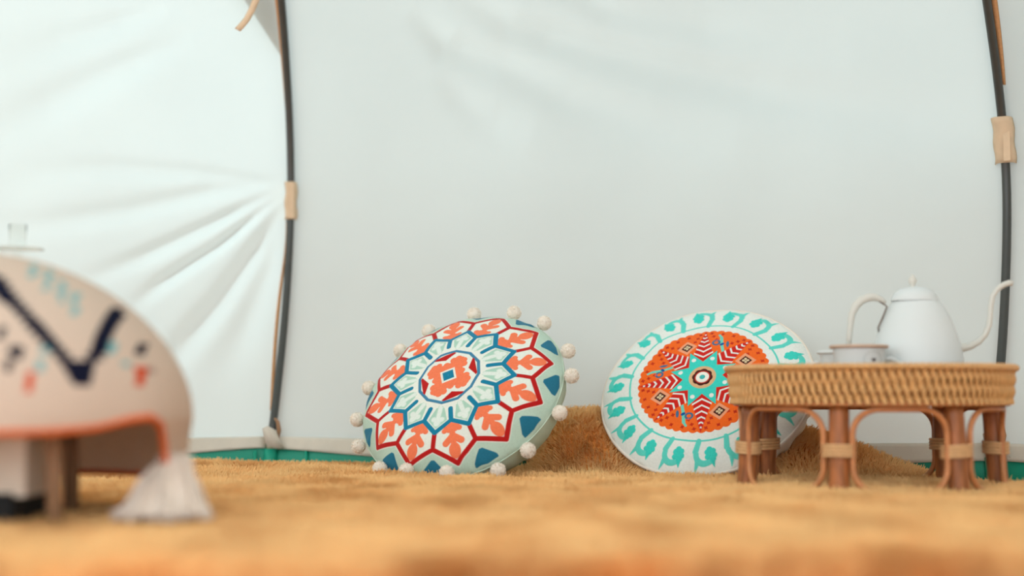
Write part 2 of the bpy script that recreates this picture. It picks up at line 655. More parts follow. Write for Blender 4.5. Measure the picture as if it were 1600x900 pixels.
# ================================================================== CARPET
def ridge(x, y):
    yc = 2.915 - 0.27 * x + 0.01 * np.sin(x * 9)
    along = sstep(0.02, 0.11, x) * (1 - sstep(0.47, 0.87, x))
    hgt = 0.122 * along * (1 - 0.20 * sstep(0.25, 0.55, x))
    return hgt * np.exp(-(np.abs(y - yc) / 0.105) ** 2.4)


def carpet_z(x, y):
    z = -0.014 + 0.006 * vnoise(x * 3.1 + 9, y * 3.3) + 0.004 * vnoise(x * 9 + 2, y * 8)
    z = z + ridge(x, y)
    z = z - 0.018 * sstep(0.55, 0.95, x) * sstep(2.3, 2.75, y)
    z = z + 0.006 * sstep(-0.45, -0.2, -np.abs(x + 0.5)) * sstep(2.5, 2.9, y)
    e = y - (1.27 + 0.03 * np.sin(x * 5))
    return z - 0.075 * (1 - sstep(-0.06, 0.05, e)) ** 1.5


def rmax_ok(x, y, m):
    r = np.hypot(x - TC[0], y - TC[1])
    az = np.arctan2(x - TC[0], y - TC[1])
    half = math.radians(14)
    k = (az - AZ[3] + half) % (2 * half) - half
    k = ((az - AZ[3]) % (2 * half)) - half
    return r * np.cos(k) < TR * math.cos(half) - m


cp = empty('carpet', (0, 2.0, -0.02))
tag(cp, 'golden shaggy carpet covering the tent floor, rucked into a ridge behind the cushions', 'carpet')
nx, ny = 420, 300
xs = np.linspace(-1.9, 1.75, nx)
P = np.zeros((nx, ny, 3))
for i, x in enumerate(xs):
    # clamp the far end of each row to the tent wall
    yy = np.linspace(1.12, 3.0, ny)
    ok = rmax_ok(np.full(ny, x), yy, 0.03)
    ymax = yy[ok].max()
    yy = np.linspace(1.12, ymax, ny)
    P[i, :, 0] = x
    P[i, :, 1] = yy
    P[i, :, 2] = carpet_z(np.full(ny, x), yy)
grid_mesh('carpet_backing', P, M['carpet'], cp)

# the pile: hair curves
NS = 500000
yy = 1.12 + (3.0 - 1.12) * rng.random(int(NS * 2.6)) ** 0.8
xx = (rng.random(len(yy)) * 2 - 1) * (0.46 * yy + 0.08)
ok = rmax_ok(xx, yy, 0.035)
xx, yy = xx[ok][:NS], yy[ok][:NS]
NS = len(xx)
zz = carpet_z(xx, yy)
eps = 0.004
dzx = (carpet_z(xx + eps, yy) - carpet_z(xx - eps, yy)) / (2 * eps)
dzy = (carpet_z(xx, yy + eps) - carpet_z(xx, yy - eps)) / (2 * eps)
nrm = np.stack([-dzx, -dzy, np.ones(NS)], -1)
nrm /= np.linalg.norm(nrm, axis=1)[:, None]
cs = 0.0085
jx = _tab[np.floor(xx / cs).astype(int) % 64, np.floor(yy / cs).astype(int) % 64]
jy = _tab[np.floor(yy / cs).astype(int) % 64, np.floor(xx / cs + 17).astype(int) % 64]
cx = (np.floor(xx / cs) + 0.2 + 0.6 * jx) * cs
cy = (np.floor(yy / cs) + 0.2 + 0.6 * jy) * cs
lean = np.stack([vnoise(xx * 14, yy * 14) + 0.5 * vnoise(xx * 45 + 5, yy * 45), vnoise(xx * 14 + 31, yy * 14 + 7) + 0.5 * vnoise(xx * 45 + 9, yy * 45 + 3), np.zeros(NS)], -1)
ln = 0.013 + 0.004 * rng.random(NS) + 0.005 * vnoise(xx * 20 + 3, yy * 20)
ln = np.clip(ln, 0.008, 0.022)
root = np.stack([xx, yy, zz - 0.001], -1)
clump = np.stack([cx - xx, cy - yy, np.zeros(NS)], -1)
rnd = rng.normal(size=(NS, 3)) * 0.16
pts = np.zeros((NS, 4, 3), np.float32)
for j, t in enumerate((0, 0.35, 0.7, 1.0)):
    pts[:, j] = root + nrm * (ln * t)[:, None] + lean * (ln * 1.3 * t * t)[:, None] + clump * (0.65 * t) + rnd * (ln * t * t)[:, None]
hc = bpy.data.hair_curves.new('carpet_pile')
hc.add_curves([4] * NS)
hc.attributes['position'].data.foreach_set('vector', pts.reshape(-1))
rad = hc.attributes.get('radius') or hc.attributes.new('radius', 'FLOAT', 'POINT')
rad.data.foreach_set('value', np.tile(np.array([0.0010, 0.0010, 0.0008, 0.0003], np.float32), NS))
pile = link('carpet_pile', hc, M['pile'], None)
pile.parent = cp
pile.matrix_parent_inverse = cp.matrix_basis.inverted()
tag(pile, kind='stuff')


# ================================================================== PRINTED PATTERNS (flat print / embroidery as colour + relief)
def seg(x, y, a, b):
    ax, ay = a
    bx, by = b
    dx, dy = bx - ax, by - ay
    t = np.clip(((x - ax) * dx + (y - ay) * dy) / (dx * dx + dy * dy + 1e-12), 0, 1)
    return np.hypot(x - ax - t * dx, y - ay - t * dy)


def poly(x, y, pts):
    """signed distance to a polygon, negative inside"""
    d = np.full(x.shape, 1e9)
    ins = np.zeros(x.shape, bool)
    n = len(pts)
    for i in range(n):
        a, b = pts[i], pts[(i + 1) % n]
        d = np.minimum(d, seg(x, y, a, b))
        c = ((a[1] > y) != (b[1] > y)) & (x < (b[0] - a[0]) * (y - a[1]) / ((b[1] - a[1]) + 1e-12) + a[0])
        ins ^= c
    return np.where(ins, -d, d)


def ell(x, y, c, rx, ry, ang=0.0):
    ca, sa = math.cos(ang), math.sin(ang)
    u = (x - c[0]) * ca + (y - c[1]) * sa
    v = -(x - c[0]) * sa + (y - c[1]) * ca
    k = np.hypot(u / rx, v / ry)
    return (k - 1) * min(rx, ry)


class Paint:
    def __init__(self, n, base):
        self.c = np.tile(np.array(lin(base)), (n, 1))
        self.h = np.zeros(n)

    def put(self, d, rgb, relief=0.0, aa=0.003):
        w = 1 - sstep(-aa, aa, d)
        self.c += (np.array(lin(rgb)) - self.c) * w[:, None]
        if relief:
            w2 = 1 - sstep(-0.012, 0.004, d)
            self.h = np.maximum(self.h * (1 - w), 0) + relief * w2


def pattern_leaves(r, phi):
    """12-fold pattern; r=1 at the seam, phi=angle (0 right, pi/2 up)"""
    st = 2 * PI / 12
    a = (phi + st / 2) % st - st / 2
    x, ys = r * np.cos(a), r * np.sin(a)
    y = np.abs(ys)
    gx, gy = r * np.cos(phi), r * np.sin(phi)
    WHITE, MINT, BLUE, RED, ORG, TEAL = (232, 232, 220), (172, 206, 186), (20, 124, 156), (186, 26, 24), (246, 124, 84), (38, 112, 138)
    p = Paint(r.size, (188, 208, 190))
    h = st / 2
    pol = lambda rr, an: (rr * math.cos(an), rr * math.sin(an))
    P1, P2, P3, P4 = pol(.475, 0), pol(.585, h), pol(.735, h), pol(.875, 0)
    # white field of leaf cells
    cell = poly(x, y, [(0, -.3), (P4[0], 0), P3, pol(.2, h * 1.0), (0, 0)])
    p.put(np.where(r < .74, -1.0, poly(x, y, [(0, -.001), P4, P3, (0, .001)])) - .028, WHITE)
    p.put(np.where(r < .76, 1.0, 1.0), WHITE)
    # teal half leaves at the edge, between the points
    b = h - np.abs(a)
    xx_, yy_ = r * np.cos(b), r * np.sin(b)
    p.put(poly(xx_, yy_, [(.835, -.01), (.835, .01), (.92, .095), (.94, .10), (.955, 0), (.94, -.10), (.92, -.095)]) - .012, TEAL, .0006)
    # oak leaf
    d = seg(x, y, (.52, 0), (.74, 0)) - .026
    d = np.minimum(d, poly(x, y, [(.495, 0), (.545, .066), (.59, .035), (.585, 0), (.575, -.01), (.5, -.01)]) - .008)
    d = np.minimum(d, seg(x, y, (.555, .02), (.572, .066)) - .024)
    d = np.minimum(d, seg(x, y, (.630, 0), (.688, .068)) - .030)
    d = np.minimum(d, ell(x, y, (.765, 0), .072, .052))
    d = np.minimum(d, poly(x, y, [(.79, .03), (.838, 0), (.79, -.03)]) - .004)
    p.put(d, ORG, .0008)
    # petals : pale mint with white floret
    inner = poly(x, y, [(0, -.01), (P1[0], -.01), P1, P2, (0, .0)])
    p.put(inner, WHITE)
    bx, by = xx_, yy_   # measured from the petal axis
    pet = poly(bx, by, [(.33, -.03), (.33, .035), (.455, .085), (.545, .0), (.455, -.085)])
    p.put(pet, MINT)
    fl_ = np.minimum.reduce([ell(bx, by, (.475, 0), .044, .030), ell(bx, by, (.45, .034), .023, .023), ell(bx, by, (.45, -.034), .023, .023), seg(bx, by, (.33, 0), (.44, 0)) - .018])
    p.put(fl_ - .007, (196, 216, 198))
    p.put(fl_, (226, 232, 222))
    # blue ring and spokes
    d = np.minimum(seg(x, y, P1, P2), seg(x, y, (.350, 0), P1)) - .021
    dr = np.minimum(seg(x, y, P3, P4), seg(x, y, P2, P3)) - .021
    p.put(dr, RED, .0008)
    p.put(d, BLUE, .0008)
    # medallion
    st2 = 2 * PI / 12
    a2 = (phi + st2 / 2) % st2 - st2 / 2
    rd = r * np.cos(a2) / math.cos(st2 / 2)
    p.put(rd - .315, WHITE)
    p.put(np.abs(rd - .278) - .0145, (66, 128, 160), .0006)
    for k in range(4):
        an = k * PI / 2 + 0.12
        ca, sa = math.cos(an), math.sin(an)
        u, v = gx * ca + gy * sa, -gx * sa + gy * ca
        p.put(poly(u, v, [(.235, .10), (.245, .085), (.245, -.085), (.235, -.10), (.185, 0)]) - .003, RED, .0006)
    ca, sa = math.cos(0.12), math.sin(0.12)
    u, v = np.abs(gx * ca + gy * sa), np.abs(-gx * sa + gy * ca)
    d = np.maximum(u, v) - .135
    for c in ((.135, .135), (.15, .07), (.07, .15), (.12, .0), (.0, .12), (.155, .115), (.115, .155)):
        d = np.minimum(d, np.hypot(u - c[0], v - c[1]) - .032)
    p.put(d, ORG, .0006)
    p.put(np.maximum(u, v) - .066, WHITE)
    p.put(np.maximum(u, v) - .048, BLUE, .0008)
    return p


def pattern_suzani(r, phi):
    WHITE, TURQ, ORG, RED, BEIGE, BROWN, PINK = (234, 234, 226), (62, 208, 192), (246, 104, 30), (206, 34, 24), (222, 176, 130), (74, 26, 20), (240, 160, 120)
    p = Paint(r.size, WHITE)
    gx, gy = r * np.cos(phi), r * np.sin(phi)
    # scroll border, 18 repeats
    N18 = 18
    st = 2 * PI / N18
    a = (phi + st / 2) % st - st / 2
    s, t = a * .83, r
    s = -s * -1.0
    d = np.abs(r - .685) - .009
    arc = np.abs(np.hypot((s - .005) / 0.9, (t - .815)) - .084) - .028
    arcmask = np.where(((s > -.055) & (t < .80)) | ((s > .04) & (t < .83)), 1.0, -1.0)
    arc = np.maximum(arc, arcmask * 1.0)
    d2 = np.minimum(arc, seg(s, t, (-.045, .69), (-.076, .79)) - .027)
    d2 = np.minimum(d2, poly(s, t, [(-.085, .965), (-.045, .89), (-.075, .84)]) - .004)
    fl_ = np.hypot(s - .056, t - .805) - .044
    for (cx_, cy_, rr) in ((.035, .80, .024), (.055, .775, .024), (.085, .79, .022), (.09, .83, .022), (.075, .86, .022), (.03, .845, .02)):
        fl_ = np.minimum(fl_, np.hypot(s - cx_, t - cy_) - rr * 1.22)
    fl_ = np.minimum(fl_, poly(s, t, [(.045, .86), (.075, .935), (.095, .85)]) - .003)
    # neighbour wrap for parts that cross the repeat edge
    s2 = s + st * .83
    fl2 = np.hypot(s2 - .085, t - .81) - .024
    p.put(np.minimum.reduce([d, d2]), (96, 212, 196), .0006)
    p.put(fl_, TURQ, .0012)
    # orange field with scalloped edge
    ns = 48
    sa_ = np.abs(np.sin(phi * ns / 2))
    p.put(r - (.590 + .018 * sa_), ORG, .0006)
    # eight segments with motifs, small dots
    st8 = PI / 4
    for k in range(8):
        an = (k + .5) * st8 + math.radians(-102)
        ca, sn = math.cos(an), math.sin(an)
        u, v = gx * ca + gy * sn, -gx * sn + gy * ca
        for (cu, cv) in ((.55, .05), (.55, -.06), (.50, .12), (.49, -.13), (.54, .16), (.53, -.17), (.30, .0), (.46, .07), (.45, -.09)):
            dd = np.minimum(ell(u, v, (cu, cv), .020, .009, .6), ell(u, v, (cu, cv), .020, .009, -.9))
            p.put(dd, (198, 44, 20))
        if k % 2 == 0:
            w = np.abs(u - .415) + np.abs(v) * 1.0
            sq = np.maximum(np.abs((u - .415) * .9 + v * .43), np.abs(-(u - .415) * .43 + v * .9))
            p.put(sq - .066, PINK, .0004)
            p.put(sq - .040, BROWN, .0005)
            xa, ya = (u - .415) * .9 + v * .43, -(u - .415) * .43 + v * .9
            q = np.minimum.reduce([np.hypot(np.abs(xa) - .014, np.abs(ya) - .014) - .012, np.hypot(xa, ya) - .010])
            p.put(q, (226, 200, 160))
            p.put(np.hypot(xa, ya) - .005, BROWN)
        else:
            # abstract sprig in blue and turquoise
            sp = (112, 206, 186)
            sl = (70, 108, 140)
            p.put(seg(u, v, (.33, -.055), (.40, -.01)) - .014, sp)
            p.put(seg(u, v, (.40, -.01), (.50, .04)) - .015, sp, .0004)
            p.put(seg(u, v, (.50, .04), (.53, .075)) - .011, sp)
            p.put(np.abs(np.hypot(u - .42, v - .055) - .030) - .010, sl)
            p.put(ell(u, v, (.43, -.055), .040, .014, .4), sl)
            p.put(ell(u, v, (.415, -.005), .024, .015, -.6), (22, 88, 150))
            p.put(np.hypot(u - .455, v - .065) - .010, (225, 90, 90))
    # red daggers
    for k in range(8):
        an = k * st8 + math.radians(-102)
        ca, sn = math.cos(an), math.sin(an)
        u, v = gx * ca + gy * sn, -gx * sn + gy * ca
        w = poly(u, v, [(.185, 0), (.245, .088), (.30, .078), (.60, 0), (.30, -.078), (.245, -.088)])
        p.put(w - .004, (230, 70, 30))
        p.put(w + .002, RED, .0006)
        for j, c0 in enumerate((.235, .30, .365, .43, .49, .545)):
            av = np.abs(v)
            hw = max(.008, .078 * (.60 - c0 - .03) / .30)
            ch = np.abs(u - c0 - av * .62) - .0095
            p.put(np.maximum(ch, av - hw), WHITE)
    # turquoise star
    pts = []
    for k in range(16):
        an = k * PI / 8 + math.radians(-102)
        rr = .180 if k % 2 == 0 else .325
        pts.append((rr * math.cos(an), rr * math.sin(an)))
    p.put(poly(gx, gy, pts), TURQ, .0008)
    for k in range(8):
        an = (k + .5) * st8 + math.radians(-102)
        p.put(np.hypot(gx - .222 * math.cos(an), gy - .222 * math.sin(an)) - .021, WHITE)
    p.put(r - .124, BEIGE, .0009)
    p.put(r - (.086 + .009 * np.abs(np.sin(phi * 4))), BROWN, .0009)
    p.put(np.abs(r - .064) - .006, (206, 60, 40), .0009)
    p.put(r - .060, (244, 238, 226), .0011)
    p.put(r - .026, (70, 180, 176), .0011)
    return p


# ================================================================== CUSHIONS
def cushion(name, label, group, c, n, roll, R, H, patt, back_mat, pleat=0.0, squash=1.0, piping=None, Hb=None, boxy=False):
    n = Vector(n).normalized()
    e1 = Vector((1, 0, 0))
    e1 = (e1 - n * e1.dot(n)).normalized()
    e2 = n.cross(e1)
    e1r = e1 * math.cos(roll) + e2 * math.sin(roll)
    e2r = n.cross(e1r)
    Hb = Hb or H
    rt = empty(name, tuple(c))
    tag(rt, label, 'cushion', group)
    C = np.array(c)
    E1, E2, NN = np.array(e1r), np.array(e2r), np.array(n)
    rho = np.linspace(0, 1, 2000) ** 0.5
    rho = 1 - (1 - np.linspace(0, 1, 3000)) ** 2
    eta = np.clip(1 - rho ** 2.3, 0, 1) ** 0.62
    s = np.concatenate([[0], np.cumsum(np.hypot(np.diff(rho) * R, np.diff(eta) * H))])
    s /= s[-1]

    eta_b = np.clip(1 - rho ** 5, 0, 1) ** 0.5 if boxy else eta
    s_b = np.concatenate([[0], np.cumsum(np.hypot(np.diff(rho) * R, np.diff(eta_b) * Hb))])
    s_b /= s_b[-1]

    def surf(nphi, nr_, H_, front):
        phi = np.linspace(0, 2 * PI, nphi, endpoint=False)
        u = np.linspace(0.002, 1, nr_)
        PH, U = np.meshgrid(phi, u, indexing='ij')
        r = np.interp(U, s if front else s_b, rho)
        h = np.interp(U, s if front else s_b, eta if front else eta_b) * H_
        rim = sstep(.75, 1, U)
        # hand-made unevenness
        wob = 1 + 0.012 * vnoise(np.cos(PH) * 3 + 7, np.sin(PH) * 3 + 7) * rim
        h = h + 0.010 * (vnoise(r * np.cos(PH) * 3 + 5, r * np.sin(PH) * 3 + 11)) * (1 - rim)
        h = h + 0.0022 * rim * (1 - sstep(.97, 1, U)) * np.sin(PH * 16 + 2 * vnoise(np.cos(PH) * 4, np.sin(PH) * 4 + 9) * 6)
        pr, pphi = U.reshape(-1), PH.reshape(-1)
        col = None
        if front:
            p_ = patt(pr, pphi)
            col = p_.c
            h = h + p_.h.reshape(h.shape)
        else:
            h = h + pleat * np.sin(PH * 34 + 5 * vnoise(PH * 3, PH * 0)) * sstep(.35, .9, U) * (1 - .6 * sstep(.93, 1, U))
        a = R * r * wob * np.cos(PH)
        b = R * r * wob * np.sin(PH) * squash
        sg = 1 if front else -1
        Pw = C + a[..., None] * E1 + b[..., None] * E2 + (sg * h)[..., None] * NN
        return Pw, col

    Pf, col = surf(1000, 300, H, True)
    Pf = Pf[:, ::1]
    f = grid_mesh('printed_front', Pf, M['print_mint'], rt, wrap_u=True, col=col)
    Pb, _ = surf(240, 70, Hb, False)
    grid_mesh('back_cover', Pb[::-1], back_mat, rt, wrap_u=True)
    ring = []
    for k in range(160):
        w = 2 * PI * k / 160
        wob = 1 + 0.012 * float(vnoise(np.array([math.cos(w) * 3 + 7]), np.array([math.sin(w) * 3 + 7]))[0])
        ring.append(Vector(C + R * wob * math.cos(w) * E1 + R * wob * math.sin(w) * squash * E2))
    return rt, C, E1, E2, NN, ring


# left, pompom cushion
c1 = at(722, 620, 2.75)
rt, C, E1, E2, NN, ring = cushion(
    'pompom_cushion', 'round mint cushion with orange leaf pattern and white pompoms around its seam', None,
    c1, (-0.36, -0.71, 0.60), math.radians(2), 0.208, 0.066, pattern_leaves, M['mint'], pleat=0.0012, squash=0.93, Hb=0.085, boxy=True)
MB().tube(ring, 0.0016, 6, closed=True).build('seam_piping', M['mint'], rt)


def pompom_mesh():
    mb = MB()
    r0 = 0.0134
    mb.ball((0, 0, 0), r0, 14, 20)
    mb.v = [tuple(Vector(v) * (1 + 0.05 * random.uniform(-1, 1))) for v in mb.v]
    V, F = [], []
    for i in range(1100):
        d = Vector(rng.normal(size=3)).normalized()
        t = d.cross(Vector(rng.normal(size=3))).normalized()
        a = d * r0 * 0.9
        L_ = r0 * random.uniform(1.04, 1.18)
        tip = (d + t.cross(d) * random.uniform(-.12, .12)).normalized() * L_
        V += [a + t * 0.0006, a - t * 0.0006, tip + t * 0.00025, tip - t * 0.00025]
        k = len(V) - 4
        F.append((k, k + 1, k + 3, k + 2))
    return mb.add(V, F)


pm = None
NPOM = 16
for k in range(NPOM):
    w = math.radians(83) + 2 * PI * k / NPOM + 0.05 * math.sin(k * 2.3)
    base = Vector(C + 0.208 * math.cos(w) * E1 + 0.208 * 0.93 * math.sin(w) * E2)
    out = Vector(math.cos(w) * E1 + math.sin(w) * E2)
    # pompoms flop with gravity
    dirn = (out * 0.9 + Vector((0, -0.25, -0.25))).normalized()
    pos = base + dirn * 0.0175
    zc = float(carpet_z(np.array([pos.x]), np.array([pos.y]))[0]) + 0.018
    if pos.z < zc:
        pos = Vector((pos.x, pos.y - 0.012, zc))
    if pm is None:
        o = pompom_mesh().build('pompom', M['pompom'], rt)
        pm = o
    else:
        o = bpy.data.objects.new('pompom', pm.data)
        COL.objects.link(o)
        o.parent = rt
        o.matrix_parent_inverse = rt.matrix_basis.inverted()
    o.location = pos
    o.rotation_euler = (k, k * 2.1, k * .7)
    loop = MB().tube([base, base + dirn * 0.006 + Vector((0.002, 0, 0.001)), pos - dirn * 0.012], 0.0009, 6)
    lo_ = loop.build('cord', M['pompom'], o)

c2 = at(1104, 609, 2.77)
rt2, C2, E1b, E2b, NNb, ring2 = cushion(
    'round_cushion', 'round white cushion with orange sunburst medallion and turquoise scroll border, behind the rattan tray', None,
    c2, (-0.30, -0.70, 0.63), math.radians(4), 0.2085, 0.036, pattern_suzani, M['cream'], pleat=0.005, squash=1.0, Hb=0.080, boxy=True)
MB().tube(ring2, 0.003, 8, closed=True).build('seam_piping', M['cream'], rt2)

# ================================================================== RATTAN TRAY TABLE
TX, TY = at(1357, 600, 2.41).x, 2.41
ZT, ZB = 0.194, 0.131
tt_ = empty('rattan_tray_table', (TX, TY, 0))
tag(tt_, 'low round rattan tray table with woven rim, bent rod loops and thick bound legs', 'table')
RT, RB = 0.2355, 0.2300


def ringpts(r, z, n=96, ph=0):
    return [(TX + r * math.cos(2 * PI * k / n + ph), TY + r * math.sin(2 * PI * k / n + ph), z) for k in range(n)]


NW = 112
wv = MB()
for layer in range(2):
    for k in range(NW):
        a0 = 2 * PI * (k + 0.5 * layer) / NW
        pts_ = []
        for j in range(10):
            f = j / 9
            z = ZT - 0.004 - (ZT - ZB - 0.004) * f
            rr = RT - 0.004 + (RB - RT) * f
            ph = math.cos(f * 2 * PI * 1.5 + layer * PI)
            rr += 0.0034 * ph
            a = a0 + (0.0075 if layer == 0 else -0.0075) * math.sin(f * PI * 3)* 0.9 + 0.004 * f
            pts_.append((TX + rr * math.cos(a), TY + rr * math.sin(a), z))
        wv.tube(pts_, 0.0036, 6, cap=False)
tag(wv.build('weave', M['rattan'], tt_), kind='stuff')
for zz_ in (0.178, 0.163, 0.148, 0.136):
    f = (ZT - zz_) / (ZT - ZB)
    MB().tube(ringpts(RT - 0.005 + (RB - RT) * f, zz_), 0.0030, 6, closed=True).build('weave_ring', M['rattan_dark'], tt_)
MB().tube(ringpts(RT - 0.001, ZT - 0.004, 120), 0.0062, 10, closed=True, flat=0.75).build('rim', M['rattan'], tt_)
rw = MB()
for k in range(150):
    a = 2 * PI * k / 150
    cpt = Vector((TX + (RT - 0.001) * math.cos(a), TY + (RT - 0.001) * math.sin(a), ZT - 0.004))
    o_ = Vector((math.cos(a), math.sin(a), 0))
    tn = Vector((-math.sin(a), math.cos(a), 0))
    rw.tube([cpt + o_ * (0.0066 * math.cos(w)) + Vector((0, 0, 0.0052 * math.sin(w))) + tn * 0.0015 * math.sin(w) for w in np.linspace(0, 2 * PI, 9)[:-1]], 0.0011, 4, closed=True)
tag(rw.build('rim_binding', M['rattan_wrap'], tt_), kind='stuff')
MB().tube(ringpts(RB - 0.007, ZB + 0.001, 120), 0.0045, 10, closed=True).build('base_ring', M['rattan_rod'], tt_)
MB().lathe([(0.0005, 0.004), (RB - 0.008, 0.004), (RB - 0.004, 0.010), (RB - 0.004, -0.003), (0.0005, -0.004)], (TX, TY, ZB), 72).build('tray_base', M['rattan_dark'], tt_)
MB().lathe([(RB - 0.013, ZB), (RT - 0.013, ZT - 0.006), (RT - 0.016, ZT - 0.006), (RB - 0.016, ZB)], (TX, TY, 0), 96).build('gap_shade_band', M['rattan_dark'], tt_)  # added dark band standing in for the shade seen through the weave gaps
# spiral cane on the tray floor
sp_ = MB()
sp_.tube([(TX + (0.012 + 0.205 * f) * math.cos(f * 2 * PI * 22), TY + (0.012 + 0.205 * f) * math.sin(f * 2 * PI * 22), ZB + 0.006) for f in np.linspace(0, 1, 900)], 0.0038, 5, cap=True)
tag(sp_.build('tray_floor_cane', M['rattan'], tt_), kind='stuff')

LEG_A = [-27, 25, 86, 128, -135, -85]
LR = 0.202


def polar(deg, r):
    a = math.radians(deg)
    return Vector((TX + r * math.sin(a), TY - r * math.cos(a), 0))


def gz(x, y):
    return float(carpet_z(np.array([x]), np.array([y]))[0])


for i, dg in enumerate(LEG_A):
    top = polar(dg, LR)
    bot = polar(dg, LR + 0.010)
    pts_ = []
    for j in range(9):
        f = j / 8
        p = top.lerp(bot, f)
        p.z = ZB * (1 - f) + (-0.014) * f
        pts_.append(p)
    rr = [0.0165 - 0.0008 * math.sin(j * 1.1) + 0.0012 * (j > 6) for j in range(9)]
    lg = MB().tube(pts_, rr, 16).build('leg', M['rattan_leg'], tt_)
    # binding around leg and adjoining rods
    a = math.radians(dg)
    rad_ = Vector((math.sin(a), -math.cos(a), 0))
    tng = Vector((math.cos(a), math.sin(a), 0))
    for j in range(4):
        z = 0.051 + 0.0052 * j
        cpt = polar(dg, LR + 0.006) + Vector((0, 0, z))
        MB().tube([cpt + tng * (0.0255 * math.cos(w) * (1 if abs(math.cos(w)) < .8 else .98)) + rad_ * (0.0195 * math.sin(w)) + Vector((0, 0, 0.0012 * math.sin(w * 1 + i)))
                   for w in np.linspace(0, 2 * PI, 25)[:-1]], 0.0028, 6, closed=True).build('cane_binding', M['rattan_wrap'], lg)
for i in range(6):
    d0, d1 = LEG_A[i], LEG_A[(i + 1) % 6]
    if d1 < d0: d1 += 360
    if i == 5: d1 = LEG_A[0] if LEG_A[0] > LEG_A[5] else LEG_A[0] + 360
    off = math.degrees(0.0215 / LR)
    A_, B_ = d0 + off, d1 - off
    zt, zb = ZB - 0.007, -0.006
    pts_ = []
    W = (B_ - A_) / 2
    mid = (A_ + B_) / 2
    wm = math.radians(W) * LR
    hm_ = (zt - zb) / 2
    cr = min(0.040, wm * 0.6)
    path = []
    for (sx, sz, w0) in ((1, 1, 0), (-1, 1, 90), (-1, -1, 180), (1, -1, 270)):
        for w in np.linspace(0, 90, 9):
            ww = math.radians(w0 + w)
            path.append((sx * (wm - cr) + cr * math.cos(ww), sz * (hm_ - cr) + cr * math.sin(ww)))
    # resample straight parts
    full = []
    for j in range(len(path)):
        p0, p1 = path[j], path[(j + 1) % len(path)]
        dd = math.hypot(p1[0] - p0[0], p1[1] - p0[1])
        kk = max(1, int(dd / 0.02))
        for q in range(kk):
            full.append((p0[0] + (p1[0] - p0[0]) * q / kk, p0[1] + (p1[1] - p0[1]) * q / kk))
    P3_ = []
    for (s_, z_) in full:
        deg_ = mid + math.degrees(s_ / LR)
        p = polar(deg_, LR + 0.012)
        P3_.append(Vector((p.x, p.y, (zt + zb) / 2 + z_)))
    MB().tube(P3_, 0.0048, 10, closed=True).build('bent_rod', M['rattan_rod'], tt_)

# ================================================================== KETTLE
KY = 2.40
kc = at(1433, 560, KY)
KZ = ZB + 0.010
kx = kc.x
sK = KY / 2222.2
kt = empty('gooseneck_teapot', (kx, KY, KZ))
tag(kt, 'matte white gooseneck teapot with curved handle, standing on the rattan tray', 'teapot')


def kz(py):
    return at(1433, py, KY).z


prof_k = [(0.0005, KZ)]
for (py, hw) in ((None, 72), (575, 71), (560, 69.5), (540, 66), (520, 60), (500, 52.5), (485, 45), (472, 37)):
    prof_k.append((hw * sK, KZ if py is None else kz(py)))
# smooth resample
rs = np.array(prof_k[1:])
fine = [(0.0005, KZ)]
for f in np.linspace(0, len(rs) - 1, 34):
    fine.append((float(np.interp(f, range(len(rs)), rs[:, 0])), float(np.interp(f, range(len(rs)), rs[:, 1]))))
fine.append((35.5 * sK, kz(470.8)))
MB().lathe([(r, z) for r, z in fine], (kx, KY, 0), 56).build('body', M['enamel'], kt)
lp = [(36.5 * sK, kz(470.6)), (36.3 * sK, kz(469.2)), (34.5 * sK, kz(464)), (30 * sK, kz(457)), (22 * sK, kz(451.5)), (12 * sK, kz(449)), (0.0005, kz(448.3))]
lid = MB().lathe(lp, (kx - 0.002, KY, 0), 48).build('lid', M['enamel'], kt)
kp = [(3.5, 450), (3.2, 447), (5, 443), (6.4, 439), (5.6, 435), (3.6, 431.5), (1.6, 429), (.1, 428.5)]
MB().lathe([(a * sK, kz(b)) for a, b in kp], (kx - 0.005, KY, 0), 24).build('knob', M['enamel_warm'], lid)
hp = [(1383, 474), (1377, 468), (1368, 464.5), (1357, 464.5), (1346, 469), (1337, 478), (1331, 492), (1328.5, 510), (1327, 526), (1326, 541)]
hr = [3.2, 4.6, 6.0, 6.8, 6.8, 6.2, 5.4, 4.8, 4.4, 4.0]
MB().tube([at(a, b, KY) for a, b in hp], [q * sK for q in hr], 14).build('handle', M['enamel_warm'], kt)
MB().tube([at(1370, 468, KY), at(1379, 474, KY - .002), at(1386, 479, KY - .002), at(1380, 494, KY - .002), at(1372, 512, KY - .002), at(1374, 522, KY)], 0.0015, 8).build('handle_bracket', M['chrome'], kt)
spx = [(1490, 546), (1502, 544), (1516, 541), (1529, 534), (1539, 523), (1545, 509), (1547, 494), (1548, 478), (1551, 463), (1558, 452), (1568, 445), (1577, 442), (1582, 443)]
spr = [8.5, 7, 5.6, 5, 4.8, 4.6, 4.4, 4.3, 4.3, 4.3, 4.5, 4.8, 4.2]
MB().tube([at(a, b, KY) for a, b in spx], [q * sK for q in spr], 14).build('spout', M['enamel_warm'], kt)


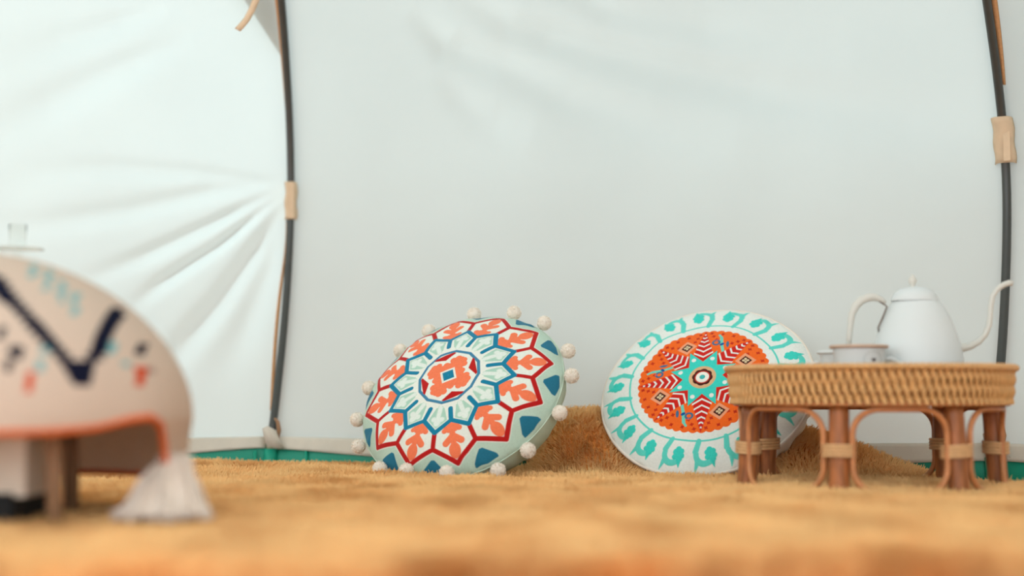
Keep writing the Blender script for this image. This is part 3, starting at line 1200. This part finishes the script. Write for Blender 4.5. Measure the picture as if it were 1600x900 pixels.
def cup(name, label, group, px, py, Y, hw, hsign, rim_mat, logo=False):
    c = at(px, py, Y)
    s_ = Y / 2222.2
    R_ = hw * s_
    r_ = empty(name, (c.x, Y, KZ))
    tag(r_, label, 'cup', group)
    z1 = c.z
    H_ = z1 - KZ
    pr = [(0.0005, 0), (R_ * .55, 0), (R_ * .58, .004), (R_ * .66, H_ * .16), (R_ * .82, H_ * .34), (R_ * .88, H_ * .62), (R_ * .92, H_ * .88), (R_ * .98, H_ * .985),
          (R_ * .95, H_ * .985), (R_ * .88, H_ * .85), (R_ * .84, H_ * .5), (R_ * .7, H_ * .25), (.0005, H_ * .12)]
    MB().lathe(pr, (c.x, Y, KZ), 44).build('body', M['enamel'], r_)
    MB().tube([(c.x + R_ * math.cos(w), Y + R_ * math.sin(w), z1 - 0.002) for w in np.linspace(0, 2 * PI, 49)[:-1]], 0.0030, 8, closed=True).build('rim', rim_mat, r_)
    hx = [(0.84, .78), (1.15, .80), (1.48, .70), (1.62, .50), (1.42, .32), (1.1, .22), (.72, .2)]
    MB().tube([(c.x + hsign * R_ * a, Y, KZ + H_ * b * 0.95) for a, b in hx], 0.0032, 8).build('handle', M['enamel'], r_)
    if logo:
        # small printed mark : a thin arc over a dark wedge
        zc_ = at(1357, 563, Y).z
        ang0 = (1357 - px) / hw
        mb = MB()
        Rr = R_ * .905
        def on(u, v, lift=0.0006):
            a_ = ang0 + u / Rr
            return Vector((c.x + (Rr + lift) * math.sin(a_), Y - (Rr + lift) * math.cos(a_), zc_ + v))
        mb.tube([on(0.017 * math.cos(w), 0.0135 * math.sin(w), .0005) for w in np.linspace(0, 2 * PI, 33)[:-1]], 0.0004, 4, closed=True)
        mb.build('logo_ring', M['grey_line'], r_)
        pp = [on(-.0042, .0022), on(-.0018, .0026), on(0, .0014), on(.0022, .0028), on(.0045, .002), on(.003, -.0012), on(.0006, -.0030), on(-.0012, -.0022)]
        MB().add(pp, [tuple(range(8))]).build('logo', M['dark'], r_, smooth=False)
    return r_


cup('teacup', 'white enamel teacup with a brown rim, in front of the teapot', None, 1342, 540, 2.33, 43, 1, M['rim_brown'], True)
cup('teacup', 'lower white teacup with a white rim, partly hidden to the left of the brown-rimmed cup', None, 1314, 549, 2.43, 35, -1, M['enamel'])

# ================================================================== BLANKET-COVERED STOOL
BX, BY = -0.668, 1.72
RX, RY = 0.278, 0.235


def hem_z(phi):
    """phi: 0 = front (-y), 90 = right (+x)"""
    d = np.degrees(phi)
    d = (d + 180) % 360 - 180
    xs_ = [-180, -140, -100, -60, -20, 0, 20, 38, 50, 59, 66, 72, 77, 82, 92, 108, 130, 180]
    zs_ = [.042, .044, .075, .075, .104, .106, .106, .106, .110, .118, .121, .108, .084, .042, .046, .044, .042, .042]
    return np.interp(d, xs_, zs_)


def hem_r(phi):
    d = (np.degrees(phi) + 180) % 360 - 180
    return np.interp(d, [-180, 20, 40, 58, 70, 82, 95, 120, 180], [1, 1, .99, 1.0, 1.02, .94, .96, 1, 1])


nphi, nt = 900, 260
PH = np.linspace(0, 2 * PI, nphi, endpoint=False)[:, None] * np.ones((1, nt))
T = np.linspace(0.003, 1, nt)[None, :] * np.ones((nphi, 1))
split = 0.76
th = np.clip(T / split, 0, 1) * PI / 2
rf = np.sin(th)
z_d = 0.118 + 0.200 * np.cos(th) ** 1.12
below = np.clip((T - split) / (1 - split), 0, 1)
HZ, HR = hem_z(PH), hem_r(PH)
z_ = z_d * (1 - below) + HZ * below
z_ = np.where(T < split, z_d, 0.118 + (HZ - 0.118) * below)
rf = rf * (1 + (HR - 1) * np.clip(below * 1.2 + (T > .6) * (T - .6), 0, 1))
wr = 0.006 * vnoise(PH * 4 * 5 / PI, T * 2) * sstep(.5, 1, T)
X = BX + (RX * rf + wr) * np.sin(PH)
Yb = BY - (RY * rf + wr) * np.cos(PH)
# woven pattern coordinates : cloth x across, cloth height down the front
cell = 0.0072
sfr = 1.52 / 2222.2
qx = (np.round(X / cell) * cell).reshape(-1)
qz = (np.round(z_ / cell) * cell).reshape(-1)
QX = 800 + qx / sfr
QY = 618 - (qz - 0.145) / sfr
qy_ = Yb.reshape(-1)
QX = 800 + qx * 2222.2 / qy_
QY = 618 - (qz - 0.145) * 2222.2 / qy_
fr = (np.cos(PH) > -0.1).reshape(-1)
pb = Paint(qx.size, (238, 214, 194))


def cells(mask, rgb):
    m = mask & fr
    pb.c[m] = np.array(lin(rgb))


NAVY, LBL, ORR = (28, 30, 52), (150, 200, 200), (232, 84, 36)
cells(seg(QX, QY, (-60, 390), (126, 588)) < 12, NAVY)
cells(seg(QX, QY, (128, 590), (180, 492)) < 12, NAVY)
cells((np.abs(QX - 128) < 17) & (np.abs(QY - 590) < 18), NAVY)
for (x_, y0, y1) in ((50, 415, 438), (74, 425, 452), (96, 440, 474), (117, 456, 492)):
    cells((np.abs(QX - x_ - (QY - y0) * -.12) < 5.5) & (QY > y0) & (QY < y1), LBL)
for (x_, y_) in ((73, 545), (60, 572), (172, 545), (195, 568)):
    cells((np.abs(QX - x_) < 7) & (np.abs(QY - y_) < 7), LBL)
for (x_, y_) in ((47, 600), (217, 592)):
    cells((np.abs(QX - x_) < 9) & (np.abs(QY - y_) < 13), ORR)
for (x_, y_) in ((2, 524), (25, 550), (12, 574), (221, 548), (-20, 560)):
    cells((np.abs(QX - x_) < 8) & (np.abs(QY - y_) < 9), NAVY)
cells((np.abs(QX - 234) < 5) & (np.abs(QY - 580) < 6), (190, 160, 145))
bl = grid_mesh('blanket', np.stack([X, Yb, z_], -1), M['blanket'], None, wrap_u=True, col=pb.c)
tag(bl, 'cream woven blanket with navy zigzag and orange edge, draped over a low stool', 'blanket')
s = bl.modifiers.new('s', 'SOLIDIFY'); s.thickness = 0.004; s.offset = 0
edge_pts = [Vector((X[k, -1], Yb[k, -1], z_[k, -1])) for k in range(0, nphi, 4)]
MB().tube(edge_pts, 0.0042, 8, closed=True).build('edge_binding', M['orange'], bl)
# tassel at the dipping corner
kt_ = int(nphi * 82 / 360)
tip = Vector((X[kt_, -1], Yb[kt_, -1], z_[kt_, -1]))
tz = MB()
tz.ball(tip + Vector((0.008, -0.004, 0.010)), 0.015, 8, 12, 1.3)
for k in range(420):
    a = random.uniform(0, 2 * PI)
    f = math.sqrt(random.random())
    start = tip + Vector((0.010 + 0.020 * random.uniform(-1, 1), 0.010 * random.uniform(-1, 1), random.uniform(-0.01, 0.035)))
    end = Vector((tip.x + 0.004 + 0.062 * f * math.cos(a), tip.y - 0.028 + 0.045 * f * math.sin(a), 0.002 + 0.010 * random.random()))
    m1 = start.lerp(end, .45) + Vector((0, 0, 0.006))
    m2 = start.lerp(end, .8) + Vector((0, 0, -0.002))
    tz.tube([start, m1, m2, end], [0.0022, 0.0022, 0.0024, 0.0015], 5)
tag(tz.build('tassel', M['wool'], bl), kind='stuff')

st = empty('low_stool', (BX, BY, 0))
tag(st, 'low cloth-sided stool with a black base, hidden under the patterned blanket', 'stool')
sb = MB()
sb.lathe([(0.0005, .262), (.60, .258), (.80, .235), (.93, .18), (.93, .135), (0.0005, .13)], (BX, BY, 0), 48, sx=0.26, sy=0.21)
sb.v = [(v[0], v[1], v[2]) for v in sb.v]
sb.build('seat', M['stool_cloth'], st)
MB().box((BX - 0.04, BY - 0.04, 0.083), (0.315, 0.12, 0.105)).build('side_panel', M['stool_cloth'], st, smooth=False)
MB().box((BX - 0.045, BY - 0.045, 0.012), (0.30, 0.12, 0.046)).build('plinth', M['stool_black'], st, smooth=False)
for sx in (-1, 1):
    for sy in (-1, 1):
        lx = 0.172 if sy < 0 else 0.135
        MB().tube([(BX - .03 + sx * lx, BY + sy * 0.085, 0.135), (BX - .03 + sx * (lx + .006), BY + sy * 0.09, 0.06), (BX - .03 + sx * (lx + .008), BY + sy * 0.092, -0.012)],
                  [0.012, 0.010, 0.009], 10).build('leg', M['stool_wood'], st)

# ================================================================== GLASS CANDLE HOLDER behind the stool
GY = 2.15
gc = at(27, 392, GY)
gh = empty('candle_holder', (gc.x, GY, 0))
tag(gh, 'clear glass candle holder with a wide flat drip dish, showing above the patterned blanket', 'candle holder')
sG = GY / 2222.2
gzf = gz(gc.x, GY) + 0.010
MB().lathe([(0.0005, 0), (.045, 0), (.045, .004), (.010, .012), (.0065, .03), (.0065, gc.z - gzf - .002), (.0005, gc.z - gzf)], (gc.x, GY, gzf), 36).build('stem', M['glass'], gh)
MB().lathe([(0.0005, 0), (40 * sG, .0012), (40.5 * sG, .003), (39.5 * sG, .0038), (0.0005, .0030)], (gc.x, GY, gc.z), 48).build('drip_dish', M['glass_dish'], gh)
MB().lathe([(13.0 * sG, .004), (13.6 * sG, .006), (13.6 * sG, .040), (12.3 * sG, .040), (12.1 * sG, .008), (13.0 * sG, .004)], (gc.x, GY, gc.z), 36).build('glass_cup', M['glass'], gh)
